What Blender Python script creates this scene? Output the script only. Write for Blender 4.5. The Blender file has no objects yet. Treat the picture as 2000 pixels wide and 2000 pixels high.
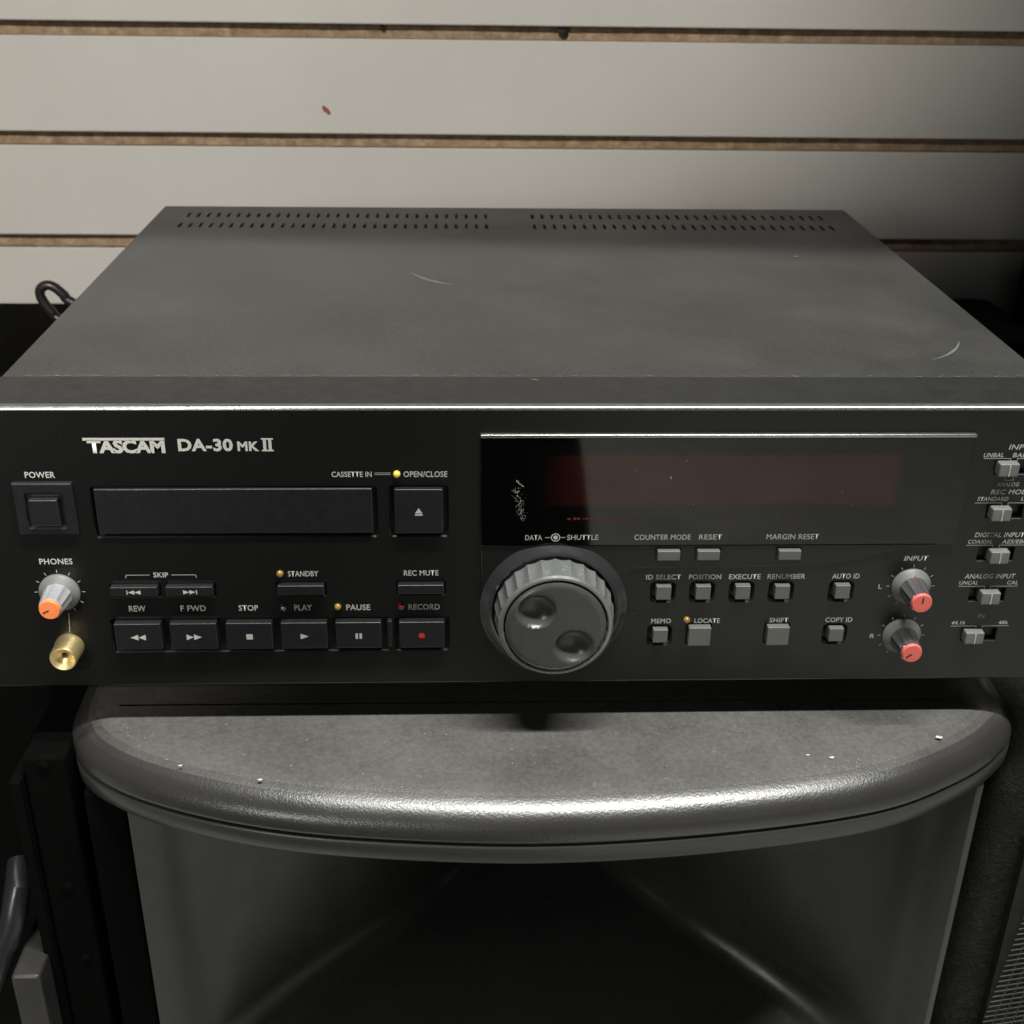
import bpy, bmesh, math, random
from mathutils import Vector, Matrix
random.seed(7)
PI = math.pi
MM = 0.001
scene = bpy.context.scene
COL = scene.collection

# ------------------------------------------------------------------ camera
def cam_axes(yaw, pitch, roll):
    cy, sy = math.cos(yaw), math.sin(yaw)
    f = Vector((-sy, cy, 0)); r = Vector((cy, sy, 0)); u = Vector((0, 0, 1))
    cp, sp = math.cos(pitch), math.sin(pitch)
    f2 = cp*f - sp*u; u2 = sp*f + cp*u
    c, s = math.cos(roll), math.sin(roll)
    return c*r + s*u2, -s*r + c*u2, f2
cam_d = bpy.data.cameras.new('camera'); cam = bpy.data.objects.new('camera', cam_d); COL.objects.link(cam)
r_, u_, f_ = cam_axes(-0.0426, 0.4583, 0.0155)
m = Matrix.Identity(4)
for i in range(3):
    m[i][0] = r_[i]; m[i][1] = u_[i]; m[i][2] = -f_[i]
m[0][3], m[1][3], m[2][3] = -0.0285, -0.4552, 0.1788
cam.matrix_world = m
cam_d.sensor_fit = 'HORIZONTAL'
cam_d.lens = 4.15; cam_d.sensor_width = 4.15*2000/2432.8
cam_d.clip_start = 0.01; cam_d.clip_end = 50
cam_d.dof.use_dof = True; cam_d.dof.focus_distance = 0.50; cam_d.dof.aperture_fstop = 2.2
scene.camera = cam
scene.render.resolution_x = scene.render.resolution_y = 1024

# ------------------------------------------------------------------ light
world = bpy.data.worlds.new('World'); scene.world = world; world.use_nodes = True
world.node_tree.nodes['Background'].inputs[0].default_value = (0.62, 0.66, 0.60, 1)
world.node_tree.nodes['Background'].inputs[1].default_value = 0.020
def area(name, loc, target, sx, sy, power, color, spread=PI):
    l = bpy.data.lights.new(name, 'AREA'); l.shape = 'RECTANGLE'; l.size = sx; l.size_y = sy
    l.energy = power; l.color = color; l.spread = spread
    o = bpy.data.objects.new(name, l); COL.objects.link(o); o.location = loc
    o.rotation_euler = (Vector(target)-Vector(loc)).to_track_quat('-Z', 'Y').to_euler()
    return o
area('ceiling_lamp', (0.24, -0.37, 1.55), (0.24, -0.37, 0.0), 1.25, 0.07, 60, (1.0, 0.995, 0.935))
area('room_lamp', (-0.64, -2.2, 1.36), (-0.64, -1.9, 0.0), 0.40, 0.24, 112, (1.0, 0.95, 0.875))
area('left_fill', (-1.15, -2.0, 0.50), (0.1, 0.0, -0.2), 0.4, 0.3, 7.0, (1.0, 1.0, 0.95))  # added fill from the left, brightens the horn's right wall
area('right_fill', (0.95, -2.2, 0.45), (0.1, 0.0, -0.2), 0.4, 0.3, 0.5, (0.98, 1.0, 0.95))  # weak added fill from the right, no real fitting
scene.view_settings.view_transform = 'Standard'; scene.view_settings.look = 'None'
scene.view_settings.exposure = 0; scene.view_settings.gamma = 1

# ------------------------------------------------------------------ materials
def new_mat(name):
    mt = bpy.data.materials.new(name); mt.use_nodes = True
    nt = mt.node_tree; return mt, nt, nt.nodes['Principled BSDF']
def N(nt, typ, **kw):
    n = nt.nodes.new(typ)
    for k, v in kw.items(): setattr(n, k, v)
    return n
def coords(nt, scale=(1, 1, 1)):
    g = N(nt, 'ShaderNodeNewGeometry'); mp = N(nt, 'ShaderNodeMapping'); mp.inputs['Scale'].default_value = scale
    nt.links.new(g.outputs['Position'], mp.inputs['Vector']); return mp.outputs['Vector']
def noise(nt, vec, scale, detail=4, rough=0.6):
    n = N(nt, 'ShaderNodeTexNoise'); n.inputs['Scale'].default_value = scale; n.inputs['Detail'].default_value = detail
    n.inputs['Roughness'].default_value = rough; nt.links.new(vec, n.inputs['Vector']); return n.outputs['Fac']
def ramp(nt, fac, stops):
    r = N(nt, 'ShaderNodeValToRGB'); nt.links.new(fac, r.inputs['Fac'])
    e = r.color_ramp.elements
    while len(e) < len(stops): e.new(0.5)
    for i, (p, c) in enumerate(stops):
        e[i].position = p; e[i].color = (c, c, c, 1) if isinstance(c, (int, float)) else (*c, 1)
    return r.outputs['Color']
def bump(nt, b, h, strength, dist):
    n = N(nt, 'ShaderNodeBump'); n.inputs['Strength'].default_value = strength; n.inputs['Distance'].default_value = dist
    nt.links.new(h, n.inputs['Height']); nt.links.new(n.outputs['Normal'], b.inputs['Normal'])
def plain(name, col, rough=0.5, metal=0.0, var=0.15, vscale=60, bscale=0, bstr=0.2, bdist=0.0002, spec=0.5, coat=0):
    mt, nt, b = new_mat(name)
    v = coords(nt)
    f = noise(nt, v, vscale, 5)
    lo = tuple(c*(1-var) for c in col); hi = tuple(min(1, c*(1+var)) for c in col)
    nt.links.new(ramp(nt, f, [(0.3, lo), (0.7, hi)]), b.inputs['Base Color'])
    f2 = noise(nt, v, vscale*2.3, 4)
    nt.links.new(ramp(nt, f2, [(0.3, max(0.02, rough*0.85)), (0.7, min(1, rough*1.15))]), b.inputs['Roughness'])
    b.inputs['Metallic'].default_value = metal
    b.inputs['Specular IOR Level'].default_value = spec
    b.inputs['Coat Weight'].default_value = coat
    if bscale: bump(nt, b, noise(nt, v, bscale, 3), bstr, bdist)
    return mt
M = {}
M['panel'] = plain('black_panel_paint', (0.0055, 0.0058, 0.0058), 0.34, var=0.06, vscale=500, bscale=2200, bstr=0.25, bdist=0.00008)
M['bezel'] = plain('dark_bezel_paint', (0.014, 0.0145, 0.014), 0.42, var=0.2, vscale=70, bscale=1800, bstr=0.25, bdist=0.0001)
M['button'] = plain('charcoal_button_plastic', (0.0125, 0.0135, 0.0145), 0.33, var=0.08, vscale=200, bscale=2500, bstr=0.15, bdist=0.00005)
M['greybutton'] = plain('grey_button_plastic', (0.125, 0.13, 0.122), 0.36, var=0.06, vscale=200)
M['silver'] = plain('dark_silver_plastic', (0.064, 0.066, 0.067), 0.28, var=0.08, vscale=200, bscale=1500, bstr=0.1, bdist=0.00005)
M['jogsilver'] = plain('jog_silver_plastic', (0.26, 0.27, 0.27), 0.27, metal=0.5, var=0.05, vscale=150)
M['collar'] = plain('jog_collar_gloss', (0.030, 0.031, 0.032), 0.2, var=0.05, vscale=150, spec=1.0)
M['slider'] = plain('grey_slider_plastic', (0.17, 0.17, 0.165), 0.3, var=0.08, vscale=200)
M['ink'] = plain('white_print', (0.52, 0.52, 0.48), 0.6, var=0.15, vscale=1500)
M['inkdim'] = plain('grey_print', (0.40, 0.40, 0.37), 0.6, var=0.2, vscale=1500)
M['black'] = plain('black_cavity', (0.006, 0.006, 0.006), 0.7, var=0.1)
M['redink'] = plain('red_print', (0.62, 0.03, 0.03), 0.5)
M['orange'] = plain('orange_knob_cap', (0.95, 0.26, 0.08), 0.4, var=0.05, vscale=300)
M['salmon'] = plain('salmon_knob_cap', (0.90, 0.17, 0.14), 0.4, var=0.05, vscale=300)
M['knob'] = plain('grey_knob_plastic', (0.30, 0.30, 0.32), 0.33, var=0.06, vscale=200)
M['knobdark'] = plain('dark_knob_plastic', (0.085, 0.082, 0.085), 0.22, var=0.08, vscale=200, coat=1.0)
M['flange'] = plain('grey_flange_plastic', (0.17, 0.17, 0.165), 0.4, var=0.08, vscale=200)
M['gold'] = plain('brass_gold', (0.85, 0.68, 0.34), 0.38, metal=0.8, var=0.08, vscale=120)
M['amber'] = plain('amber_led_lens', (0.30, 0.17, 0.03), 0.12, var=0.05, vscale=300, coat=1)
M['amberlit'] = plain('bright_amber_led_lens', (0.95, 0.62, 0.10), 0.2, var=0.05, vscale=300, coat=1)
M['greenled'] = plain('green_led_lens', (0.02, 0.07, 0.05), 0.12, var=0.05, vscale=300, coat=1)
M['redled'] = plain('red_led_lens', (0.16, 0.008, 0.008), 0.12, var=0.05, vscale=300, coat=1)
M['steel'] = plain('dull_steel', (0.030, 0.029, 0.029), 0.45, metal=0.2, var=0.2, vscale=60, bscale=300, bstr=0.2, bdist=0.0003)
M['cable'] = plain('black_cable_rubber', (0.018, 0.018, 0.018), 0.35)
M['darkclothes'] = plain('dark_clothing', (0.010, 0.010, 0.011), 0.9, var=0.3, vscale=20)
M['skin'] = plain('skin', (0.45, 0.27, 0.2), 0.5)
M['white_dust'] = plain('pale_scratch', (0.55, 0.55, 0.50), 0.8, var=0.4, vscale=800)
M['scuff'] = plain('grey_scuff', (0.125, 0.124, 0.118), 0.8, var=0.25, vscale=500)

# dusty sheet-steel cover
def dusty(name, base, dust, sc, amount=(0.35, 0.65), rough=(0.45, 0.7), bsc=1500, bst=0.5, bd=0.00012, speck=0.0, steep_tone=None):
    mt, nt, b = new_mat(name); v = coords(nt)
    f = noise(nt, v, sc, 6, 0.62); g = noise(nt, v, bsc*0.55, 2, 0.5)
    mx = N(nt, 'ShaderNodeMath', operation='MULTIPLY_ADD'); nt.links.new(g, mx.inputs[0]); mx.inputs[1].default_value = 0.75
    sb = N(nt, 'ShaderNodeMath', operation='SUBTRACT'); nt.links.new(f, sb.inputs[0]); sb.inputs[1].default_value = 0.375
    nt.links.new(sb.outputs[0], mx.inputs[2])
    c = ramp(nt, mx.outputs[0], [(amount[0], base), (amount[1], dust)])
    if speck:
        s = noise(nt, v, 420, 2, 0.5)
        sm = ramp(nt, s, [(0.72, 0.0), (0.78, 1.0)])
        mixn = N(nt, 'ShaderNodeMix', data_type='RGBA'); nt.links.new(sm, mixn.inputs[0]); nt.links.new(c, mixn.inputs[6])
        mixn.inputs[7].default_value = (speck, speck, speck*0.93, 1); c = mixn.outputs[2]
    if steep_tone:      # level faces keep the mottled colour, steeper faces turn to this tone
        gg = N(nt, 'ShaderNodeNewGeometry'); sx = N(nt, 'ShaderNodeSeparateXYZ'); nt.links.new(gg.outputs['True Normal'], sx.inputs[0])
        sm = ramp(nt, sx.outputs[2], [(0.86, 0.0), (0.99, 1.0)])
        mm = N(nt, 'ShaderNodeMix', data_type='RGBA'); nt.links.new(sm, mm.inputs[0]); mm.inputs[6].default_value = (*steep_tone, 1); nt.links.new(c, mm.inputs[7]); c = mm.outputs[2]
    nt.links.new(c, b.inputs['Base Color'])
    nt.links.new(ramp(nt, f, [(0.3, rough[0]), (0.7, rough[1])]), b.inputs['Roughness'])
    bump(nt, b, noise(nt, v, bsc, 3), bst, bd)
    return mt
M['cover'] = dusty('dusty_black_steel', (0.020, 0.0205, 0.0195), (0.056, 0.055, 0.052), 13, amount=(0.22, 0.85), rough=(0.38, 0.52), bsc=1300, bst=0.6, bd=0.00012)
M['moulding'] = dusty('textured_black_moulding', (0.075, 0.0735, 0.071), (0.135, 0.132, 0.125), 22, amount=(0.22, 0.8), rough=(0.25, 0.34), bsc=850, bst=0.7, bd=0.00018, speck=0.22, steep_tone=(0.032, 0.031, 0.030))
M['moulding'].node_tree.nodes['Principled BSDF'].inputs['Specular IOR Level'].default_value = 1.0
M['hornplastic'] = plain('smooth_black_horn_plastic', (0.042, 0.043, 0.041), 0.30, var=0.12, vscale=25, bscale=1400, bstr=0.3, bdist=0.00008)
M['carpet'] = dusty('black_cabinet_carpet', (0.002, 0.002, 0.002), (0.032, 0.029, 0.028), 38, amount=(0.42, 0.9), rough=(0.85, 0.95), bsc=700, bst=1.0, bd=0.0012)
M['blackwood'] = dusty('black_cabinet_paint', (0.003, 0.003, 0.003), (0.0055, 0.0055, 0.005), 30, amount=(0.3, 0.8), rough=(0.6, 0.75), bsc=500, bst=0.5, bd=0.0005)
M['blackwood'].node_tree.nodes['Principled BSDF'].inputs['Specular IOR Level'].default_value = 0.25
M['floor'] = dusty('grey_floor', (0.34, 0.35, 0.33), (0.44, 0.45, 0.42), 6, amount=(0.3, 0.7), rough=(0.6, 0.8), bsc=80, bst=0.3, bd=0.002)
M['mesh'] = plain('grille_wire', (0.085, 0.083, 0.07), 0.5, metal=0.3, var=0.3, vscale=100)

# slatwall laminate
mt, nt, b = new_mat('slatwall_laminate'); v = coords(nt)
f = noise(nt, v, 5, 5); nt.links.new(ramp(nt, f, [(0.3, (0.515, 0.50, 0.465)), (0.7, (0.565, 0.55, 0.515))]), b.inputs['Base Color'])
b.inputs['Roughness'].default_value = 0.5; bump(nt, b, noise(nt, v, 350, 3), 0.25, 0.0003); M['laminate'] = mt
# raw fibreboard
mt, nt, b = new_mat('raw_fibreboard'); v = coords(nt, (1, 1, 1))
f = noise(nt, v, 130, 6, 0.7)
nt.links.new(ramp(nt, f, [(0.25, (0.17, 0.11, 0.06)), (0.5, (0.32, 0.225, 0.14)), (0.75, (0.50, 0.39, 0.27))]), b.inputs['Base Color'])
b.inputs['Roughness'].default_value = 0.9; bump(nt, b, noise(nt, v, 500, 4), 0.9, 0.001); M['fibre'] = mt
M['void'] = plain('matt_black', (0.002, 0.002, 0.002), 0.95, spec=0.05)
# display glass: black with a dark red filter window printed behind it
mt, nt, b = new_mat('display_glass')
g = N(nt, 'ShaderNodeNewGeometry'); sp = N(nt, 'ShaderNodeSeparateXYZ'); nt.links.new(g.outputs['Position'], sp.inputs[0])
def smooth(val, a, bb):
    mr = N(nt, 'ShaderNodeMapRange', interpolation_type='SMOOTHSTEP'); nt.links.new(val, mr.inputs[0])
    mr.inputs[1].default_value = a; mr.inputs[2].default_value = bb; return mr.outputs[0]
def mul(a, bb):
    mm = N(nt, 'ShaderNodeMath', operation='MULTIPLY'); nt.links.new(a, mm.inputs[0]); nt.links.new(bb, mm.inputs[1]); return mm.outputs[0]
w = mul(mul(smooth(sp.outputs[0], -0.002, 0.026), smooth(sp.outputs[0], 0.1500, 0.1450)), mul(smooth(sp.outputs[2], -0.0190, -0.0215), smooth(sp.outputs[2], -0.0440, -0.0405)))
nt.links.new(ramp(nt, w, [(0, (0.0015, 0.0015, 0.0015)), (1, (0.026, 0.0050, 0.0040))]), b.inputs['Base Color'])
b.inputs['Roughness'].default_value = 0.04
M['glass'] = mt

# ------------------------------------------------------------------ mesh helpers
def link(name, me, mat, parent=None):
    o = bpy.data.objects.new(name, me); COL.objects.link(o)
    if mat and not me.materials: me.materials.append(mat)
    if parent: o.parent = parent
    return o
def from_bm(name, bm, mat, parent=None, smooth=False, angle=None):
    me = bpy.data.meshes.new(name); bmesh.ops.recalc_face_normals(bm, faces=bm.faces[:]) ; bm.to_mesh(me); bm.free()
    if smooth:
        me.polygons.foreach_set('use_smooth', [True]*len(me.polygons))
        if angle: me.set_sharp_from_angle(angle=math.radians(angle))
    return link(name, me, mat, parent)
def thing(name, label, cat, loc=(0, 0, 0), group=None):
    o = bpy.data.objects.new(name, None); COL.objects.link(o); o.location = loc; o.empty_display_size = 0.02
    o['label'] = label; o['category'] = cat
    if group: o['group'] = group
    return o
def put(root):
    """parent keeps world coordinates: parts are written in world metres"""
    inv = Matrix.Translation(root.location).inverted()
    for ch in [c for c in bpy.data.objects if c.parent == root]: ch.matrix_parent_inverse = inv
def box_bm(x0, x1, y0, y1, z0, z1, bev=0.0, seg=2):
    bm = bmesh.new(); bmesh.ops.create_cube(bm, size=1)
    for vv in bm.verts:
        vv.co = Vector(((x0+x1)/2+vv.co.x*(x1-x0), (y0+y1)/2+vv.co.y*(y1-y0), (z0+z1)/2+vv.co.z*(z1-z0)))
    if bev: bmesh.ops.bevel(bm, geom=bm.edges[:], offset=bev, segments=seg, profile=0.5, affect='EDGES')
    return bm
def box(name, x0, x1, y0, y1, z0, z1, mat, parent, bev=0.0, seg=2, smooth=True):
    o = from_bm(name, box_bm(x0, x1, y0, y1, z0, z1, bev, seg), mat, parent, smooth and bev > 0, 50)
    return wn(o) if bev else o
def wn(o):
    md = o.modifiers.new('weighted', 'WEIGHTED_NORMAL'); md.keep_sharp = True; md.weight = 60; return o
def prism(name, pts, y0, y1, mat, parent, bev=0.0, seg=3):
    """pts = (x,z) outline, extruded from y0 (front) to y1"""
    bm = bmesh.new(); f = bm.faces.new([bm.verts.new((p[0], y0, p[1])) for p in pts])
    if y1 != y0:
        r = bmesh.ops.extrude_face_region(bm, geom=[f]); 
        for e in r['geom']:
            if isinstance(e, bmesh.types.BMVert): e.co.y = y1
        if bev:
            bm.edges.ensure_lookup_table()
            ed = [e for e in bm.edges if all(abs(vv.co.y-y0) < 1e-7 for vv in e.verts)]
            bmesh.ops.bevel(bm, geom=ed, offset=bev, segments=seg, profile=0.5, affect='EDGES')
    o = from_bm(name, bm, mat, parent, bev > 0, 40)
    return wn(o) if bev else o
def lathe(name, prof, cx, cz, mat, parent, n=48, flutes=0, famp=0.0, frange=None, smooth=True, angle=35):
    """prof = [(radius, y)], axis along y at (cx,cz)"""
    bm = bmesh.new(); rings = []
    for (r, y) in prof:
        ring = []
        if r < 1e-7: rings.append([bm.verts.new((cx, y, cz))]); continue
        for i in range(n):
            a = 2*PI*i/n; rr = r
            if flutes and frange[0] <= y <= frange[1]: rr = r - famp*abs(math.sin(flutes*a/2))
            ring.append(bm.verts.new((cx+rr*math.sin(a), y, cz+rr*math.cos(a))))
        rings.append(ring)
    for a, b2 in zip(rings, rings[1:]):
        if len(a) == 1 and len(b2) == 1: continue
        for i in range(n):
            j = (i+1) % n
            if len(a) == 1: bm.faces.new((a[0], b2[j], b2[i]))
            elif len(b2) == 1: bm.faces.new((a[i], a[j], b2[0]))
            else: bm.faces.new((a[i], a[j], b2[j], b2[i]))
    return from_bm(name, bm, mat, parent, smooth, angle)
def rrect(x0, x1, z0, z1, r, n=4):
    pts = []
    for cx, cz, a0 in ((x1-r, z1-r, 0), (x0+r, z1-r, 90), (x0+r, z0+r, 180), (x1-r, z0+r, 270)):
        for k in range(n+1):
            a = math.radians(a0+90*k/n); pts.append((cx+r*math.cos(a), cz+r*math.sin(a)))
    return pts
def plate(name, X0, X1, Z0, Z1, y, holes, mat, parent):
    """flat sheet at depth y with rounded, chamfered rectangular wells; holes = (x0,x1,z0,z1,corner r,chamfer,depth,top_extra)"""
    bm = bmesh.new()
    xs = sorted(set([X0, X1]+[h[0] for h in holes]+[h[1] for h in holes]))
    zs = sorted(set([Z0, Z1]+[h[2] for h in holes]+[h[3] for h in holes]))
    cache = {}
    def V(x, yy, z):
        k = (round(x, 7), round(yy, 7), round(z, 7))
        if k not in cache: cache[k] = bm.verts.new((x, yy, z))
        return cache[k]
    for i in range(len(xs)-1):
        for j in range(len(zs)-1):
            cx, cz = (xs[i]+xs[i+1])/2, (zs[j]+zs[j+1])/2
            if any(h[0] < cx < h[1] and h[2] < cz < h[3] for h in holes): continue
            bm.faces.new((V(xs[i], y, zs[j]), V(xs[i+1], y, zs[j]), V(xs[i+1], y, zs[j+1]), V(xs[i], y, zs[j+1])))
    for h in holes:
        x0, x1, z0, z1, r, c, d = h
        o = rrect(x0, x1, z0, z1, r); n = len(o)//4
        for q, (qx, qz) in enumerate(((x1, z1), (x0, z1), (x0, z0), (x1, z0))):
            arc = o[q*n:(q+1)*n]
            bm.faces.new([V(qx, y, qz)]+[V(p[0], y, p[1]) for p in reversed(arc)])
        inn = rrect(x0+c, x1-c, z0+c, z1-c, max(r-c*0.5, 0.0002))
        A = [V(p[0], y, p[1]) for p in o]; B = [V(p[0], y+c, p[1]) for p in inn]; C2 = [V(p[0], y+d, p[1]) for p in inn]
        m_ = len(A)
        for k in range(m_):
            l = (k+1) % m_
            bm.faces.new((A[k], A[l], B[l], B[k])); bm.faces.new((B[k], B[l], C2[l], C2[k]))
        bm.faces.new(C2)
    return from_bm(name, bm, mat, parent)
TEXTS = []
def text(s, x0, x1, zt, zb, y, parent, mat='ink', bold=0.015, name='lettering', shear=0.0, spacing=1.05):
    cu = bpy.data.curves.new('lettering', 'FONT'); cu.body = s; cu.size = 1; cu.offset = bold; cu.shear = shear
    cu.fill_mode = 'FRONT'; cu.resolution_u = 3; cu.space_character = spacing
    o = bpy.data.objects.new('tmp', cu); COL.objects.link(o)
    TEXTS.append((o, name, x0*MM, x1*MM, zt*MM, zb*MM, y, parent, mat))
def flush_text():
    dg = bpy.context.evaluated_depsgraph_get(); dg.update()
    for (o, name, x0, x1, zt, zb, y, parent, mat) in TEXTS:
        me = bpy.data.meshes.new_from_object(o.evaluated_get(dg)); me.name = name
        vs = [v_.co.copy() for v_ in me.vertices]
        ax, bx = min(v_.x for v_ in vs), max(v_.x for v_ in vs); ay, by = min(v_.y for v_ in vs), max(v_.y for v_ in vs)
        for v_ in me.vertices:
            c = v_.co; v_.co = ((x0+(c.x-ax)/(bx-ax)*(x1-x0)), y, zb+(c.y-ay)/(by-ay)*(zt-zb))
        me.materials.clear(); bpy.data.objects.remove(o)
        link(name, me, M[mat], parent)
def bars(name, rects, y, parent, mat='ink'):
    """rects = (x0,x1,z0,z1) mm, thin print"""
    bm = bmesh.new()
    for (a, b2, c, d) in rects:
        bm.faces.new([bm.verts.new((p[0]*MM, y, p[1]*MM)) for p in ((a, c), (b2, c), (b2, d), (a, d))])
    return from_bm(name, bm, M[mat], parent)
def polys(name, plist, y, parent, mat='ink'):
    bm = bmesh.new()
    for pts in plist: bm.faces.new([bm.verts.new((p[0]*MM, y, p[1]*MM)) for p in pts])
    return from_bm(name, bm, M[mat], parent)
def circ(cx, cz, r, n=24): return [(cx+r*math.cos(2*PI*k/n), cz+r*math.sin(2*PI*k/n)) for k in range(n)]

# ================================================================== SETTING
# floor of the shop (only seen mirrored in the panel)
bm = bmesh.new(); bm.faces.new([bm.verts.new(p) for p in ((-4, -5, -0.95), (4, -5, -0.95), (4, 0.56, -0.95), (-4, 0.56, -0.95))])
o = from_bm('floor', bm, M['floor']); o['kind'] = 'structure'

# slatted wall
wall = thing('slat_wall', 'cream slatted display wall with raw brown grooves behind the black tape deck', 'wall', (0, 0.5, -0.9))
WY = 0.4995; ztop = 0.0962; P = 0.0762; G = 0.0098
prof = []
base_me = None
for k in range(-8, 12):
    top = ztop-G - k*P; bot = ztop-(k+1)*P          # board between the groove above and the groove below
    if base_me is None:
        h = P-G; bm = bmesh.new()
        # section (y,z): front face with softened edges and set-back slot shoulders
        sec = [(0.0, 0.0008), (0.0, h-0.0008), (0.0006, h), (0.0068, h), (0.0068, h+0.0002-0.006), (0.017, h-0.006), (0.017, 0.006), (0.0068, 0.006), (0.0068, 0.0), (0.0006, 0.0)]
        ends = []
        for x in (-1.2, 1.2): ends.append([bm.verts.new((x, s[0], s[1])) for s in sec])
        n = len(sec)
        for i in range(n):
            j = (i+1) % n; f = bm.faces.new((ends[0][i], ends[0][j], ends[1][j], ends[1][i]))
            f.material_index = 0 if i in (0, 1, 9) else 1
        bm.faces.new(ends[0]); bm.faces.new(ends[1])
        base_me = bpy.data.meshes.new('board'); bmesh.ops.recalc_face_normals(bm, faces=bm.faces[:]); bm.to_mesh(base_me); bm.free()
        base_me.materials.append(M['laminate']); base_me.materials.append(M['fibre'])
    o = bpy.data.objects.new('board', base_me); COL.objects.link(o); o.parent = wall; o.location = (0, WY, bot); o.rotation_euler = (0, 0, -0.0027)
put(wall)
for o in [c for c in bpy.data.objects if c.parent == wall]: pass
box('backing_board', -1.2, 1.2, WY+0.0175, WY+0.03, -0.93, 0.70, M['fibre'], wall)
# ragged raw fibre face at the bottom of each visible slot
for k in range(-2, 5):
    zt = ztop-k*P; bm = bmesh.new(); nx = 420
    rows = []
    for r in range(4):
        row = []
        for i in range(nx+1):
            x = -0.62+1.24*i/nx
            row.append(bm.verts.new((x, WY+0.0120+random.uniform(-0.0004, 0.0004)+0.0006*math.sin(x*37+k), zt-G-0.004+ (G+0.008)*r/3)))
        rows.append(row)
    for r in range(3):
        for i in range(nx): bm.faces.new((rows[r][i], rows[r][i+1], rows[r+1][i+1], rows[r+1][i]))
    from_bm('groove_back', bm, M['fibre'], wall, True)
lathe('screw_head', [(0, -0.0006), (0.0017, -0.0004), (0.0034, 0), (0.0036, 0.002)], 0, 0, M['black'], wall, 20).location = (0.0435, WY+0.0055, 0.0925)
o = lathe('screw_head', [(0, -0.0006), (0.0010, -0.0004), (0.0016, 0), (0.0016, 0.002)], 0, 0, M['black'], wall, 14); o.location = (-0.087, WY+0.006, 0.0935)
# chipped spot of brown on the laminate
bm = bmesh.new(); bm.faces.new([bm.verts.new((-0.1287+a*MM, WY-0.0012, 0.0372+c*MM)) for a, c in ((-3.2, 2.4), (-1.6, 2.9), (0.4, 1.2), (2.2, -0.6), (2.6, -2.6), (1.2, -3.2), (-0.6, -1.6), (-2.4, -0.4))])
r = bmesh.ops.extrude_face_region(bm, geom=bm.faces[:])
for e in r['geom']:
    if isinstance(e, bmesh.types.BMVert): e.co.y += 0.003
from_bm('paint_chip', bm, plain('chip_brown', (0.27, 0.075, 0.03), 0.7, vscale=400), wall)
for c in [c for c in bpy.data.objects if c.parent == wall]: c.matrix_parent_inverse = Matrix.Translation(wall.location).inverted()

# ================================================================== LOUDSPEAKER UNDER THE DECK
TZ = -0.149
spk = thing('loudspeaker', 'black moulded loudspeaker with rounded lip and flared horn, under the tape deck', 'loudspeaker', (0.01, 0.15, -0.95))
# plan curve of the top's front edge (clockwise from rear left)
ctrl = [(-0.1950, 0.36), (-0.1950, 0.12), (-0.1945, 0.024), (-0.1900, 0.005), (-0.180, -0.0085), (-0.156, -0.0235), (-0.117, -0.0375), (-0.071, -0.0460), (0.0006, -0.0510),
        (0.0735, -0.0463), (0.139, -0.0350), (0.176, -0.0190), (0.2025, 0.000), (0.2135, 0.022), (0.2145, 0.10), (0.2145, 0.36)]
def catmull(P_, sub=8):
    out = []
    for i in range(len(P_)-1):
        p0 = P_[max(i-1, 0)]; p1 = P_[i]; p2 = P_[i+1]; p3 = P_[min(i+2, len(P_)-1)]
        for s in range(sub):
            t = s/sub
            out.append(tuple(0.5*((2*p1[k])+(-p0[k]+p2[k])*t+(2*p0[k]-5*p1[k]+4*p2[k]-p3[k])*t*t+(-p0[k]+3*p1[k]-3*p2[k]+p3[k])*t**3) for k in range(2)))
    out.append(P_[-1]); return out
curve = catmull(ctrl)
def normals(c):
    out = []
    for i in range(len(c)):
        a = c[max(i-1, 0)]; b2 = c[min(i+1, len(c)-1)]; dx, dy = b2[0]-a[0], b2[1]-a[1]; l = math.hypot(dx, dy)
        out.append((dy/l, -dx/l))        # outward
    return out
nrm = normals(curve)
# make sure normals look outward (towards -y in the middle)
mid = len(curve)//2
sgn = -1 if nrm[mid][1] > 0 else 1
nrm = [(a*sgn, b2*sgn) for a, b2 in nrm]
def sweep(name, section, mat, parent, cap_top=False, a0=0, a1=None):
    bm = bmesh.new(); cols = []
    cv = curve[a0:a1]; nn = nrm[a0:a1]
    for (c, n_) in zip(cv, nn): cols.append([bm.verts.new((c[0]+n_[0]*s[0], c[1]+n_[1]*s[0], s[1])) for s in section])
    for i in range(len(cols)-1):
        for k in range(len(section)-1): bm.faces.new((cols[i][k], cols[i+1][k], cols[i+1][k+1], cols[i][k+1]))
    if cap_top:
        # top surface as strips between left and right halves, slightly crowned
        L = [c[0] for c in cols]; n_ = len(L)
        for i in range(n_//2):
            a, b2, c, d = L[i], L[i+1], L[n_-2-i], L[n_-1-i]
            if len({a, b2, c, d}) == 4: bm.faces.new((a, b2, c, d))
            elif len({a, b2, c, d}) == 3: bm.faces.new(list(dict.fromkeys((a, b2, c, d))))
    return from_bm(name, bm, mat, parent, True, 40)
R_ = 0.0125
RA, RB = 0.0200, 0.0138
sec = [(R_-RA-0.003, TZ+0.00005), (R_-RA, TZ)]
for k in range(1, 9):
    a = PI/2*k/8; sec.append((R_-RA+RA*math.sin(a), TZ-RB*(1-math.cos(a))))
sec += [(R_+0.0001, TZ-0.0145), (R_-0.0005, TZ-0.0158), (R_-0.002, TZ-0.0164), (R_-0.0028, TZ-0.0168)]
sweep('top_moulding', sec, M['moulding'], spk, cap_top=True)
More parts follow.
